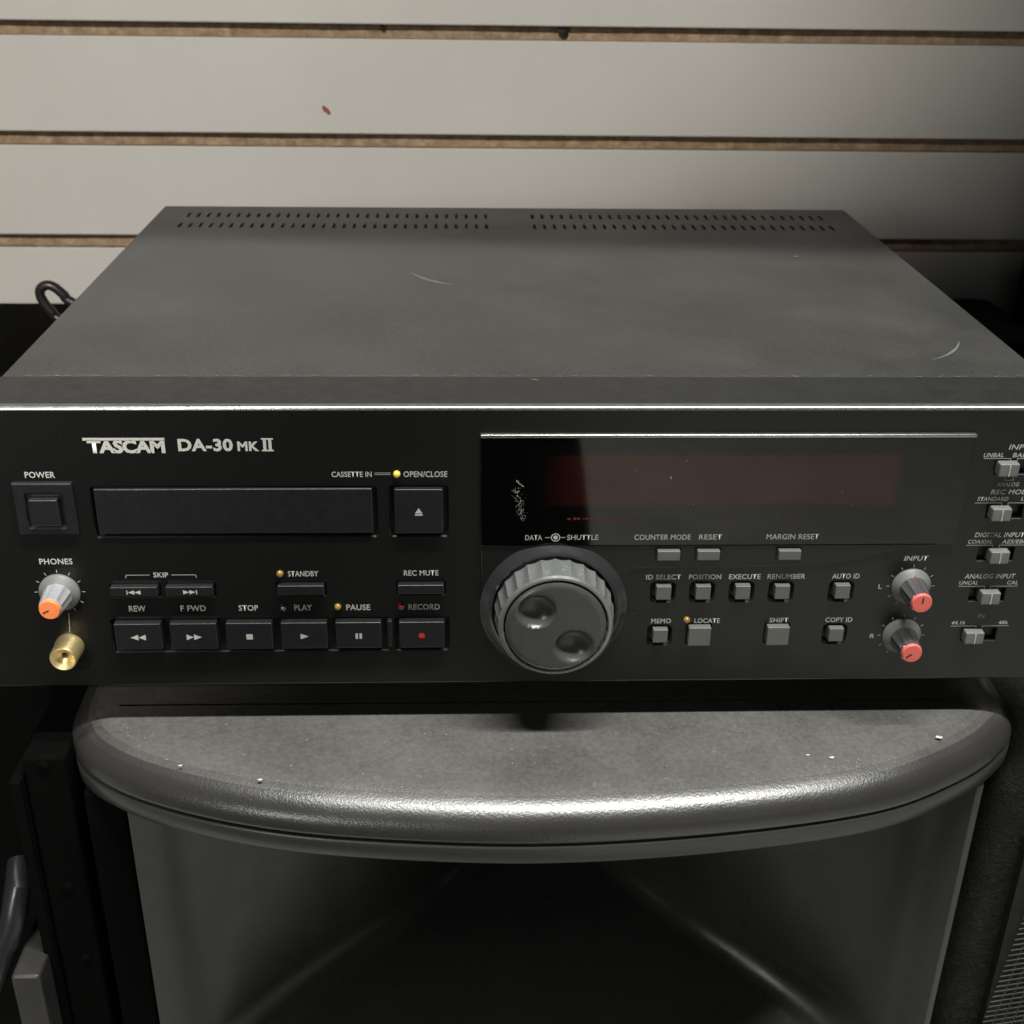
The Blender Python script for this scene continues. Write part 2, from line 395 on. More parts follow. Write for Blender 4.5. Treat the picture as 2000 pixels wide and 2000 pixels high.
sec = [(R_-0.006, TZ-0.0166), (R_-0.0012, TZ-0.0168), (R_-0.0002, TZ-0.0176), (R_+0.0002, TZ-0.0186), (R_-0.0002, TZ-0.0255), (R_-0.0012, TZ-0.0268), (R_-0.03, TZ-0.0272)]
sweep('lower_lip', sec, M['hornplastic'], spk)
# horn: floor, two flared side walls joined by a fillet, ceiling and throat
ZF = -0.325; ZC = TZ-0.0265
half = [(0.160, 0.020), (0.130, 0.030), (0.105, 0.043), (0.080, 0.060), (0.055, 0.084), (0.035, 0.110), (0.015, 0.138), (-0.003, 0.163), (-0.010, 0.180), (-0.0155, 0.1895)]
hx = 0.0105
def horn_section(y, hw, n=7):
    f = 0.012 + 0.012*max(0, min(1, (0.10-y)/0.13))
    cx = 0.012
    pts = [(cx-hw, ZC)]
    pts += [(cx-hw, ZC-(ZC-(ZF+f))*t) for t in (0.33, 0.66, 1.0)]
    for k in range(1, n+1):
        a = PI/2*k/n; pts.append((cx-hw+f*(1-math.cos(a)), ZF+f*(1-math.sin(a))))
    left = pts; right = [(2*cx-p[0], p[1]) for p in reversed(pts)]
    return left+right
hs = []
cm = catmull(half, 10)
bm = bmesh.new()
for (y, hw) in cm:
    droop = 0.0 if y > 0.07 else 5.0*(0.07-y)**2
    hs.append([bm.verts.new((p[0], y, p[1] - (droop if p[1] < ZF+0.036 else 0))) for p in horn_section(y, hw)])
for i in range(len(hs)-1):
    for k in range(len(hs[0])-1): bm.faces.new((hs[i][k], hs[i][k+1], hs[i+1][k+1], hs[i+1][k]))
    bm.faces.new((hs[i][0], hs[i+1][0], hs[i+1][-1], hs[i][-1]))
bm.faces.new(hs[0])
from_bm('horn', bm, M['hornplastic'], spk, True, 50)
# frame strips either side of the mouth, sides, and lower front of the cabinet
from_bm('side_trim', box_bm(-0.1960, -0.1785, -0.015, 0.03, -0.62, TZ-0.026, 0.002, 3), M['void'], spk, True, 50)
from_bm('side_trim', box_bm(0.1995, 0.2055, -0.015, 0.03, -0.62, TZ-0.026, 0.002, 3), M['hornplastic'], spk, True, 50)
from_bm('cabinet', box_bm(-0.188, 0.2085, 0.165, 0.36, -0.93, TZ-0.022, 0.004, 2), M['moulding'], spk, True, 50)
from_bm('cabinet_front', box_bm(-0.188, 0.2085, -0.028, 0.165, -0.93, ZF-0.030, 0.006, 3), M['hornplastic'], spk, True, 50)
from_bm('side_panel', box_bm(-0.1885, -0.1862, 0.0, 0.17, -0.93, TZ-0.022), M['moulding'], spk)
from_bm('side_panel', box_bm(0.2052, 0.2080, 0.0, 0.17, -0.93, TZ-0.022), M['moulding'], spk)
put(spk)

# ================================================================== TAPE DECK
deck = thing('tape_deck', 'black rack-mount digital audio tape deck with jog wheel and red display, on the loudspeaker', 'tape deck', (0, 0.17, TZ))
PB = -0.1293                      # panel bottom
YC = 0.0327                       # front edge of the cover
DB = 0.3474                       # rear edge of the cover
# --- cover with two rows of vent slots
bm = bmesh.new(); cache = {}
def V(x, y, z):
    k = (round(x, 6), round(y, 6), round(z, 6))
    if k not in cache: cache[k] = bm.verts.new((x, y, z))
    return cache[k]
slots = []
for x0, n, step in ((-0.0145, 31, -0.00612), (0.0146, 31, 0.00607)):
    for row, yc in enumerate((0.2975, 0.3243)):
        for i in range(n):
            x = x0+step*i
            slots.append((x-0.0009, x+0.0009, yc-0.0058, yc+0.0058))
xs = sorted(set([-0.2175, 0.2175]+[round(s[0], 6) for s in slots]+[round(s[1], 6) for s in slots]))
ys = sorted(set([YC, DB]+[round(s[2], 6) for s in slots]+[round(s[3], 6) for s in slots]))
hole = set()
for s in slots: hole.add((round(s[0], 6), round(s[2], 6)))
for i in range(len(xs)-1):
    for j in range(len(ys)-1):
        if (xs[i], ys[j]) in hole:
            a, b2, c, d = xs[i], xs[i+1], ys[j], ys[j+1]
            for p, q in (((a, c), (b2, c)), ((b2, c), (b2, d)), ((b2, d), (a, d)), ((a, d), (a, c))):
                bm.faces.new((V(p[0], p[1], 0), V(q[0], q[1], 0), V(q[0], q[1], -0.0014), V(p[0], p[1], -0.0014)))
            continue
        bm.faces.new((V(xs[i], ys[j], 0), V(xs[i+1], ys[j], 0), V(xs[i+1], ys[j+1], 0), V(xs[i], ys[j+1], 0)))
for x in (-0.2175, 0.2175):
    bm.faces.new([bm.verts.new(p) for p in ((x, YC, 0), (x, DB, 0), (x, DB, PB+0.003), (x, YC, PB+0.003))])
bm.faces.new([bm.verts.new(p) for p in ((-0.2175, DB, 0), (0.2175, DB, 0), (0.2175, DB, PB+0.003), (-0.2175, DB, PB+0.003))])
bmesh.ops.remove_doubles(bm, verts=bm.verts[:], dist=1e-6)
from_bm('cover', bm, M['cover'], deck)
box('inner_chassis', -0.2165, 0.2165, YC+0.0003, DB-0.001, PB+0.0004, -0.012, M['black'], deck)
for sx in (-0.17, 0.17):
    for y in (0.05, 0.30): lathe('foot', [(0, 0), (0.012, 0), (0.0135, 0.002), (0.0135, 0.0200), (0, 0.0200)], 0, 0, M['cable'], deck, 24).location = (0, 0, 0)
for i, f in enumerate([c for c in bpy.data.objects if c.name.startswith('foot')]):
    sx = (-0.17, 0.17)[i//2]; y = (0.05, 0.30)[i % 2]
    for vv in f.data.vertices: c = vv.co.copy(); vv.co = (sx+c.x, y+c.z, TZ+c.y)
# --- bezel behind the panel
box('bezel', -0.2215, 0.2215, 0.0030, YC+0.0004, PB+0.0003, 0.0003, M['bezel'], deck, 0.0003, 2)
# --- front panel
E_ = 0.0016                        # rounded top edge
BT = [(-175.5, -156.0), (-152.3, -132.8), (-129.0, -109.6), (-106.0, -86.6), (-83.1, -63.7), (-56.4, -37.1)]
holes = [(-178.3, -63.5, -57.2, -34.0, 1.2, 0.5, 9), (-59.0, -34.8, -57.2, -33.8, 1.2, 0.5, 6)]
holes += [(-177.8, -60.0, -112.2, -95.4, 1.2, 0.5, 5), (-58.6, -34.9, -112.2, -95.4, 1.2, 0.5, 5)]
for (a, b2, zt) in ((-174.8, -155.2, -78.6), (-152.2, -132.6, -78.6), (-106.3, -86.7, -78.3), (-56.5, -37.0, -78.3)): holes.append((a-0.7, b2+0.7, zt-6.6, zt+0.4, 0.8, 0.3, 4))
SQ = [(55.3, -84.0), (72.05, -84.0), (88.9, -84.0), (105.75, -84.0), (131.5, -84.0), (55.3, -105.3), (131.5, -105.3)]
for cx, cz in SQ: holes.append((cx-5.5, cx+5.5, cz-5.3, cz+5.2, 2.4, 0.9, 4))
for a, b2, c, d in ((67.4, 77.0, -109.3, -100.0), (101.3, 110.9, -109.3, -100.0)): holes.append((a-0.8, b2+0.8, c-0.8, d+0.6, 0.8, 0.3, 4))
SW = [(-29.8, 187.8), (-50.0, 188.6), (-70.0, 191.6), (-89.8, 191.4), (-109.6, 188.0)]
for zb, sx in SW: holes.append((187.2, 203.0, zb, zb+7.0, 0.4, 0.3, 5))
H = [tuple(v_*MM for v_ in h) for h in holes]
panel = plate('front_panel', -0.241, 0.241, PB+0.0010, -E_, 0.0, H, M['panel'], deck)
# rounded upper edge, lower edge and ends of the panel plate
bm = bmesh.new(); secp = []
for k in range(0, 9):
    a = PI/2*k/8; secp.append((E_*(1-math.cos(a)), -E_+E_*math.sin(a)))
secp += [(0.0042, 0.0)]
c0 = [bm.verts.new((-0.241, s[0], s[1])) for s in secp]; c1 = [bm.verts.new((0.241, s[0], s[1])) for s in secp]
for k in range(len(secp)-1):
    bm.faces.new((c0[k], c1[k], c1[k+1], c0[k+1]))
M['edge'] = plain('highlight_panel_edge', (0.40, 0.40, 0.385), 0.3, metal=0.9, var=0.15, vscale=160)  # bright metal tone carries the lamp highlight along the panel's top edge
from_bm('panel_edge', bm, M['edge'], deck, True, 50)
bm = bmesh.new(); secp = [(0.0042, 0.0), (0.0042, PB), (0.0010, PB), (0.0003, PB+0.0003), (0.0, PB+0.0010)]
c0 = [bm.verts.new((-0.241, q[0], q[1])) for q in secp]; c1 = [bm.verts.new((0.241, q[0], q[1])) for q in secp]
for k in range(len(secp)-1): bm.faces.new((c0[k], c1[k], c1[k+1], c0[k+1]))
from_bm('panel_underside', bm, M['panel'], deck, True, 50)

def btn(name, x0, x1, z0, z1, prot, mat='button', bev=0.45, back=3.0):
    return box(name, x0*MM, x1*MM, -prot*MM, back*MM, z0*MM, z1*MM, M[mat], deck, bev*MM, 3)
# power switch
fr = plate('power_surround', -0.2076, -0.1847, -0.0545, -0.0325, -0.0016, [(-0.2040, -0.1883, -0.0522, -0.0360, 0.0012, 0.0005, 0.0014)], M['button'], deck)
bm = bmesh.new()
o_ = [(-0.2076, -0.0325), (-0.1847, -0.0325), (-0.1847, -0.0545), (-0.2076, -0.0545)]
q_ = [(-0.2080, -0.0321), (-0.1843, -0.0321), (-0.1843, -0.0549), (-0.2080, -0.0549)]
A = [bm.verts.new((p[0], -0.0016, p[1])) for p in o_]; B = [bm.verts.new((p[0], -0.0011, p[1])) for p in q_]; C_ = [bm.verts.new((p[0], 0.0, p[1])) for p in q_]
for k in range(4):
    l = (k+1) % 4; bm.faces.new((A[k], A[l], B[l], B[k])); bm.faces.new((B[k], B[l], C_[l], C_[k]))
from_bm('surround_edge', bm, M['button'], fr)
btn('power_button', -201.9, -190.3, -50.2, -38.4, 3.2, 'button', 0.7, -0.2)
# cassette door
btn('cassette_door', -176.3, -65.6, -54.6, -34.7, 1.3, 'button', 0.5, 4)
eb = btn('eject_button', -56.7, -37.2, -54.4, -34.6, 2.4)
polys('eject_symbol', [[(-48.5, -45.3), (-45.4, -45.3), (-46.95, -42.9)], [(-48.5, -46.3), (-45.4, -46.3), (-45.4, -45.6), (-48.5, -45.6)]], -0.00245, eb)
# transport keys
YF = -0.0034
names = ['rewind_button', 'fast_forward_button', 'stop_button', 'play_button', 'pause_button', 'record_button']
TB = [btn(nm, a, b2, -108.8, -96.1, 3.3) for nm, (a, b2) in zip(names, BT)]
btn('divider', -61.3, -59.3, -108.6, -96.0, 2.6, bev=0.3)
yk = -0.00336
def key_symbol(i, kind):
    a, b2 = BT[i]; cx = (a+b2)/2; cz = -102.7
    if kind == 'rew': P_ = [[(cx-3.3, cz), (cx, cz-1.4), (cx, cz+1.4)], [(cx, cz), (cx+3.1, cz-1.4), (cx+3.1, cz+1.4)]]
    if kind == 'ff': P_ = [[(cx-3.1, cz-1.4), (cx, cz), (cx-3.1, cz+1.4)], [(cx, cz-1.4), (cx+3.3, cz), (cx, cz+1.4)]]
    if kind == 'stop': P_ = [[(cx-1.35, cz-1.3), (cx+1.35, cz-1.3), (cx+1.35, cz+1.3), (cx-1.35, cz+1.3)]]
    if kind == 'play': P_ = [[(cx-1.6, cz-1.35), (cx+1.8, cz), (cx-1.6, cz+1.35)]]
    if kind == 'pause': P_ = [[(cx-1.35, cz-1.35), (cx-0.3, cz-1.35), (cx-0.3, cz+1.35), (cx-1.35, cz+1.35)], [(cx+0.3, cz-1.35), (cx+1.35, cz-1.35), (cx+1.35, cz+1.35), (cx+0.3, cz+1.35)]]
    if kind == 'rec': P_ = [circ(cx, cz, 1.35)]
    polys('key_symbol', P_, yk, TB[i], 'redink' if kind == 'rec' else 'ink')
for i, kd in enumerate(('rew', 'ff', 'stop', 'play', 'pause', 'rec')): key_symbol(i, kd)
s1 = btn('skip_button', -174.8, -155.3, -82.9, -78.6, 3.0); s2 = btn('skip_button', -152.2, -132.7, -82.9, -78.6, 3.0)
for s_, cx, d in ((s1, -165.0, -1), (s2, -142.4, 1)):
    cz = -81.0; t = 1.0
    polys('key_symbol', [[(cx-d*2.6, cz-t), (cx-d*2.6, cz+t), (cx, cz)] , [(cx, cz-t), (cx, cz+t), (cx+d*2.6, cz)], [(cx+d*2.75, cz-t), (cx+d*3.15, cz-t), (cx+d*3.15, cz+t), (cx+d*2.75, cz+t)]], -0.00306, s_)
btn('standby_button', -106.2, -86.8, -82.7, -78.4, 3.0); btn('record_mute_button', -56.4, -37.1, -82.7, -78.4, 3.0)

# display pod: raised ledge under the glass that runs round the jog wheel
pod = [(-21.9, -60.9), (-21.9, -97)]
JX, JZ = 9.0, -90.7
for k in range(0, 19):
    a = math.radians(192+ (360-192+0)*k/18.0); pod.append((JX+31.0*math.cos(a), JZ+33.5*math.sin(a)))
pod = pod[:1]+pod[2:]
pod += [(39.5, -88.0), (39.3, -77), (39.9, -74.2), (41.2, -72.6), (43.6, -71.9), (60, -71.7), (90, -71.5), (118, -70.8), (130, -69.6), (142, -67.3), (153, -64.5), (163, -62.6), (172, -61.4), (176, -60.9)]
prism('display_ledge', [(p[0]*MM, p[1]*MM) for p in pod], -0.0009, 0.0005, M['panel'], deck, 0.0006, 3)
glass = prism('display_glass', [(p[0]*MM, p[1]*MM) for p in ((-21.8, -12.6), (176.4, -12.6), (176.0, -60.7), (-21.8, -60.7))], -0.0016, 0.0005, M['glass'], deck, 0.0002, 2)
from_bm('display_top_edge', box_bm(-0.0222, 0.1768, -0.0021, 0.0004, -0.01255, -0.01110, 0.0005, 3), M['edge'], deck, True, 60)  # same highlight-bright tone along the top of the glass
for x0, x1 in ((51.4, 60.8), (68.0, 77.4), (102.0, 111.4)):
    box('key_well', (x0-0.9)*MM, (x1+0.9)*MM, -0.00094, 0.0003, -0.0678, -0.0622, M['black'], deck)
    btn('display_button', x0, x1, -67.1, -62.8, 3.4, 'greybutton', 0.3)
for cx, cz in SQ: btn('function_button', cx-3.15, cx+3.15, cz-2.3, cz+4.0, 2.6, 'greybutton', 0.25)
for a, b2, nm in ((67.4, 77.0, 'locate_button'), (101.4, 110.9, 'shift_button')): btn(nm, a, b2, -109.1, -100.2, 3.0, 'greybutton', 0.3)
# jog and shuttle wheel
jx, jz = JX*MM, JZ*MM
lathe('jog_collar', [(0.0312, -0.0008), (0.0300, -0.0016), (0.0284, -0.0034), (0.0272, -0.0042), (0.0262, -0.0040), (0.0258, -0.0030), (0.0258, 0.0)], jx, jz, M['collar'], deck, 96)
jog = lathe('jog_gap', [(0.0258, -0.0012), (0.0, -0.0012)], jx, jz, M['black'], deck, 48)
lathe('shuttle_ring', [(0.0250, -0.0010), (0.0252, -0.0040), (0.0251, -0.0060), (0.0243, -0.0140), (0.0238, -0.0158), (0.0230, -0.0166), (0.0222, -0.0168), (0.0217, -0.0164), (0.0216, -0.013)],
      jx, jz, M['jogsilver'], deck, 208, flutes=26, famp=0.0010, frange=(-0.0157, -0.0030), angle=28)
# disc with two finger dimples
bm = bmesh.new(); RD = 0.0209; nr, na = 44, 120
def disc_y(x, z):
    r = math.hypot(x, z); y = -0.0178
    if r > RD-0.0022: y += 0.0010*((r-(RD-0.0022))/0.0022)**2
    for dx, dz in ((-0.0081, 0.0080), (0.0077, -0.0088)):
        d = math.hypot(x-dx, z-dz)
        if d < 0.0079: y += 0.0040*(1-(d/0.0079)**2)**0.62
    return y
rings = [[bm.verts.new((jx, disc_y(0, 0), jz))]]
for i in range(1, nr+1):
    r = RD*i/nr
    rings.append([bm.verts.new((jx+r*math.sin(2*PI*k/na), disc_y(r*math.sin(2*PI*k/na), r*math.cos(2*PI*k/na)), jz+r*math.cos(2*PI*k/na))) for k in range(na)])
rings.append([bm.verts.new((jx+RD*math.sin(2*PI*k/na), -0.0135, jz+RD*math.cos(2*PI*k/na))) for k in range(na)])
for k in range(na): bm.faces.new((rings[0][0], rings[1][k], rings[1][(k+1) % na]))
for i in range(1, len(rings)-1):
    for k in range(na): bm.faces.new((rings[i][k], rings[i+1][k], rings[i+1][(k+1) % na], rings[i][(k+1) % na]))
from_bm('jog_wheel', bm, M['silver'], deck, True, 50)

# rotary knobs
def knob(cx, cz, cap, body, flange, ang, tri=False, fr_=8.4):
    cx *= MM; cz *= MM
    k = lathe('level_knob', [(fr_*MM, 0.0), (fr_*MM, -0.0010), ((fr_-0.5)*MM, -0.0016), (0.0068, -0.0026), (0.0060, -0.0034), (0, -0.0034)], cx, cz, M[flange], deck, 48)
    lathe('knob_grip', [(0.0060, -0.0030), (0.0058, -0.0045), (0.0050, -0.0120), (0.0047, -0.0135), (0.0043, -0.0138)], cx, cz, M[body], k, 120, flutes=10, famp=0.0006, frange=(-0.0125, -0.0040), angle=30)
    lathe('knob_cap', [(0.0044, -0.0132), (0.0043, -0.0146), (0.0040, -0.0151), (0.0, -0.0152)], cx, cz, M[cap], k, 40)
    a = math.radians(ang); dx, dz = math.cos(a), math.sin(a); w_ = 0.00035
    y = -0.01526
    bm = bmesh.new()
    bm.faces.new([bm.verts.new((cx+dx*r+-dz*s, y, cz+dz*r+dx*s)) for r, s in ((0.0002, -w_), (0.0030, -w_), (0.0030, w_), (0.0002, w_))])
    from_bm('pointer_line', bm, plain('pointer', (0.12, 0.03, 0.02), 0.6), k)
    if tri: polys('pointer_mark', [[(cx/MM-1.1, cz/MM+4.8), (cx/MM+1.1, cz/MM+4.8), (cx/MM, cz/MM+7.3)]], -0.00345, k, 'salmon')
    rects = []
    bm = bmesh.new()
    for t in range(11):
        th = math.radians(90+150-30*t); a_, b_ = (fr_+0.6)*MM, (fr_+2.0)*MM; s = 0.00013
        ux, uz = math.cos(th), math.sin(th)
        bm.faces.new([bm.verts.new((cx+ux*r-uz*q, -0.00006, cz+uz*r+ux*q)) for r, q in ((a_, -s), (b_, -s), (b_, s), (a_, s))])
    from_bm('dial_ticks', bm, M['ink'], panel)
    return k
knob(-196.3, -82.2, 'orange', 'knob', 'flange', 205)
knob(161.2, -81.7, 'salmon', 'knobdark', 'flange', 88, tri=True)
knob(160.9, -106.2, 'salmon', 'knobdark', 'flange', 215)
# headphone jack
lathe('headphone_jack', [(0.0060, 0.0), (0.0060, -0.0022), (0.0057, -0.0028), (0.0057, -0.0100), (0.0053, -0.0108), (0.0050, -0.0109), (0.0022, -0.0080), (0.0014, -0.0076), (0.0013, 0.0), (0.0, 0.0)], -0.1959, -0.1085, M['gold'], deck, 48)
bm = bmesh.new(); bm.faces.new([bm.verts.new(p) for p in ((-0.1959+0.0016, -0.00008, -0.0925), (-0.1959+0.0019, -0.00008, -0.0925), (-0.1959+0.0010, -0.00008, -0.1020), (-0.1959+0.0007, -0.00008, -0.1020))])
from_bm('dial_ticks', bm, M['inkdim'], panel)
# slide switches
for zb, sx in SW:
    s = box('slide_switch', sx*MM, (sx+8.2)*MM, -0.0036, 0.004, (zb+0.5)*MM, (zb+6.3)*MM, M['slider'], deck, 0.0006, 2)
    box('switch_rib', (sx+3.85)*MM, (sx+4.35)*MM, -0.0040, -0.0034, (zb+1.0)*MM, (zb+5.6)*MM, M['ink'], s)
# indicator lamps
for cx, cz, mt_ in ((-55.5, -28.8, 'amberlit'), (-105.0, -74.0, 'amber'), (-104.7, -90.3, 'greenled'), (-81.9, -90.1, 'amber'), (-55.3, -90.0, 'redled'), (66.5, -97.6, 'amber')):
    r = 1.5*MM
    lathe('indicator_lamp', [(r, 0.0)]+[(r*math.cos(PI/2*k/6), -0.0004-r*math.sin(PI/2*k/6)) for k in range(7)], cx*MM, cz*MM, M[mt_], deck, 24)

# lettering on the panel
yp = -0.00007
T = lambda s, a, b2, zt, zb, **k: text(s, a, b2, zt, zb, k.pop('y', yp), k.pop('parent', panel), **k)
T('TASCAM', -176.2, -146.1, -13.9, -19.6, bold=0.045, spacing=0.95, shear=0.0)
bars('lettering', [(-177.8, -146.0, -14.15, -13.0)], yp, panel)
T('DA-30', -141.0, -119.6, -13.4, -18.8, bold=0.035)
T('MK', -117.8, -109.4, -14.6, -18.7, bold=0.035)
bars('lettering', [(-108.4, -103.7, -13.8, -13.2), (-108.4, -103.7, -18.8, -18.2), (-107.7, -106.5, -18.2, -13.8), (-105.6, -104.4, -18.2, -13.8)], yp, panel)
T('POWER', -202.4, -190.6, -27.5, -30.2)
T('CASSETTE IN', -81.5, -65.5, -27.7, -30.1)
bars('lettering', [(-64.4, -57.9, -28.45, -28.2), (-64.4, -57.9, -29.15, -28.9)], yp, panel, 'inkdim')
T('OPEN/CLOSE', -52.8, -35.3, -27.6, -30.2)
T('PHONES', -202.6, -189.2, -66.5, -69.2)
T('SKIP', -157.1, -151.0, -73.2, -75.6)
bars('lettering', [(-168.6, -158.6, -74.6, -74.3), (-168.6, -168.3, -75.8, -74.3), (-149.8, -139.5, -74.6, -74.3), (-139.8, -139.5, -75.8, -74.3)], yp, panel, 'inkdim')
for s, a, b2 in (('REW', -169.0, -162.1), ('F FWD', -147.6, -137.1), ('STOP', -123.4, -115.3), ('PLAY', -100.2, -92.8), ('PAUSE', -78.4, -68.3), ('RECORD', -52.2, -39.0)): T(s, a, b2, -89.1, -91.9)
T('STANDBY', -101.8, -89.2, -72.9, -75.5)
T('REC MUTE', -53.8, -39.4, -72.8, -75.4)
yg = -0.00168
gp = dict(y=yg, parent=glass)
T('DATA', -3.6, 3.4, -55.7, -58.1, mat='inkdim', **gp); T('SHUTTLE', 13.7, 26.6, -55.7, -58.1, mat='inkdim', **gp)
T('COUNTER MODE', 41.5, 64.8, -55.7, -58.2, mat='inkdim', **gp); T('RESET', 68.3, 77.9, -55.7, -58.2, mat='inkdim', **gp); T('MARGIN RESET', 96.4, 118.3, -55.7, -58.2, mat='inkdim', **gp)
bars('lettering', [(4.6, 7.2, -57.05, -56.75), (10.6, 13.0, -57.05, -56.75)], yg, glass, 'inkdim')
bm = bmesh.new(); n = 24
A = [bm.verts.new(((8.9+1.9*math.cos(2*PI*k/n))*MM, yg, (-56.9+1.9*math.sin(2*PI*k/n))*MM)) for k in range(n)]
B = [bm.verts.new(((8.9+1.5*math.cos(2*PI*k/n))*MM, yg, (-56.9+1.5*math.sin(2*PI*k/n))*MM)) for k in range(n)]
for k in range(n): bm.faces.new((A[k], A[(k+1) % n], B[(k+1) % n], B[k]))
bm.faces.new([bm.verts.new((p[0]*MM, yg, p[1]*MM)) for p in circ(8.9, -56.9, 0.95)])
from_bm('lettering', bm, M['ink'], glass)
for s, a, b2 in (('ID SELECT', 47.8, 62.5), ('POSITION', 65.9, 79.6), ('EXECUTE', 82.9, 96.3), ('RENUMBER', 99.3, 115.4), ('AUTO ID', 126.9, 138.6)): T(s, a, b2, -75.5, -77.9)
for s, a, b2 in (('MEMO', 51.3, 59.8), ('LOCATE', 69.9, 80.9), ('SHIFT', 102.4, 110.6), ('COPY ID', 126.7, 138.4)): T(s, a, b2, -97.0, -99.4)
T('INPUT', 156.4, 166.7, -67.1, -69.5, shear=0.15); T('L', 147.4, 148.9, -80.8, -83.0); T('R', 147.2, 149.2, -105.5, -107.6)
T('INPUT', 191.4, 203.0, -16.3, -18.6, shear=0.15); T('UNBAL', 181.7, 190.0, -20.0, -22.0, shear=0.15); T('BAL', 193.6, 199.2, -20.0, -22.0, shear=0.15)
T('ANALOG', 189.6, 198.8, -33.1, -35.0, shear=0.15, mat='inkdim')
T('REC MODE', 187.7, 205.0, -36.4, -38.6, shear=0.15); T('STANDARD', 182.7, 195.6, -39.7, -41.6, shear=0.15); T('LONG', 201.0, 208.0, -39.7, -41.6, shear=0.15)
T('DIGITAL INPUT', 184.6, 205.8, -56.2, -58.5, shear=0.15); T('COAXIAL', 182.3, 192.8, -59.6, -61.5, shear=0.15); T('AES/EBU', 196.7, 207.8, -59.6, -61.5, shear=0.15)
T('ANALOG INPUT', 183.8, 205.7, -76.0, -78.3, shear=0.15); T('UNCAL', 182.0, 190.2, -79.4, -81.2, shear=0.15); T('CAL', 202.7, 207.5, -79.4, -81.2, shear=0.15)
T('Fs', 193.0, 196.2, -95.8, -97.8, shear=0.15, mat='inkdim'); T('44.1k', 182.0, 188.2, -99.2, -101.0, shear=0.15); T('48k', 202.7, 207.0, -99.2, -101.0, shear=0.15)
rc = []
for z in (-22.5, -42.5, -62.2, -82.0, -101.8):
    rc += [(181.9, 193.3, z-0.12, z+0.12), (193.1, 193.35, z-1.1, z-0.1), (195.8, 207.6, z-0.12, z+0.12), (195.8, 196.05, z-1.1, z-0.1)]
rc += [(192.4, 196.0, -32.3, -32.1), (192.4, 192.6, -32.3, -31.0), (195.8, 196.0, -32.3, -31.0)]
bars('lettering', rc, yp, panel)
# glowing-red scale printed low in the window
rc = []
x = 13.5
while x < 36:
    w_ = random.uniform(0.4, 1.4); rc.append((x, x+w_, -48.6-random.uniform(0, 0.5), -48.0+random.uniform(0, 0.3))); x += w_+random.uniform(0.3, 1.4)
M['dimred'] = plain('dim_red_print', (0.12, 0.010, 0.006), 0.5)
bars('scale_print', rc, yg, glass, 'dimred')
rc = []; x = 36
while x < 132:
    w_ = random.uniform(1, 6); rc.append((x, x+w_, -48.72, -48.5)); x += w_+random.uniform(0.5, 4)
bars('scale_print', rc, yg, glass, 'dimred')
# scratches in the glass
bm = bmesh.new()
def fleck(bm, x, y, z, w_, h_, plane='xz', ang=0.0):
    n = random.randint(4, 6); pts = []
    for k in range(n):
        a = 2*PI*k/n+random.uniform(-0.3, 0.3); px = w_*math.cos(a)*random.uniform(0.6, 1.1); pz = h_*math.sin(a)*random.uniform(0.6, 1.1)
        qx = px*math.cos(ang)-pz*math.sin(ang); qz = px*math.sin(ang)+pz*math.cos(ang)
        pts.append((x+qx, y, z+qz) if plane == 'xz' else (x+qx, y+qz, z))
    bm.faces.new([bm.verts.new(p) for p in pts])
for k in range(120):
    t = random.random(); fleck(bm, (-7.8+2.8*t+random.gauss(0, 1.0))*MM, yg, (-34-15*t)*MM, random.uniform(0.04, 0.13)*MM, random.uniform(0.1, 0.45)*MM, ang=random.uniform(-0.3, 0.3))
for k in range(12): fleck(bm, (-7.6+0.25*k+random.gauss(0, 0.2))*MM, yg, (-31.2-0.22*k)*MM, 0.22*MM, 0.5*MM, ang=0.5)
fleck(bm, 0.0548, yg, -0.0300, 0.00022, 0.0009)
for k in range(5): fleck(bm, random.uniform(0.03, 0.13), yg, random.uniform(-0.045, -0.02), 0.0002, 0.00015)
from_bm('scratches', bm, M['white_dust'], glass)['kind'] = 'stuff'
# dust flecks and nicks on panel
bm = bmesh.new()
for (x, z) in ((-9.6, -65.5), (40.6, -62.8), (43.3, -94.0), (38.0, -83.0), (36.5, -116.8), (116, -112)): fleck(bm, x*MM, -0.00098, z*MM, 0.0003, 0.0003)
for k in range(26): fleck(bm, random.uniform(-0.21, 0.20), -0.00008, random.uniform(-0.125, -0.005), 0.00012, 0.00015)
from_bm('dust_flecks', bm, M['scuff'], panel)['kind'] = 'stuff'
# scuffs on cover (thin ribbons along a path)
def ribbon(pts, w_, z, name, mat, parent):
    bm = bmesh.new(); L = []
    n = len(pts)
    for i, p in enumerate(pts):
        a = pts[max(i-1, 0)]; b2 = pts[min(i+1, n-1)]; dx, dy = b2[0]-a[0], b2[1]-a[1]; l = math.hypot(dx, dy)
        ww = w_*math.sin(PI*(i+0.4)/(n-0.2))*random.uniform(0.7, 1.1)
        L.append((bm.verts.new((p[0]-dy/l*ww, p[1]+dx/l*ww, z)), bm.verts.new((p[0]+dy/l*ww, p[1]-dx/l*ww, z))))
    for i in range(n-1): bm.faces.new((L[i][0], L[i][1], L[i+1][1], L[i+1][0]))
    return from_bm(name, bm, mat, parent)
def qb(p0, p1, p2, n=12): return [tuple((1-t)**2*p0[k]+2*t*(1-t)*p1[k]+t*t*p2[k] for k in range(2)) for t in [i/n for i in range(n+1)]]
SC = [((-0.0575, 0.1960), (-0.049, 0.176), (-0.0300, 0.1685), 0.0016), ((0.1760, 0.0560), (0.1900, 0.063), (0.1975, 0.0815), 0.0007), ((-0.19, 0.19), (-0.17, 0.193), (-0.13, 0.190), 0.0012)]
M['faint'] = plain('faint_scuff', (0.085, 0.084, 0.08), 0.6, var=0.2, vscale=300)
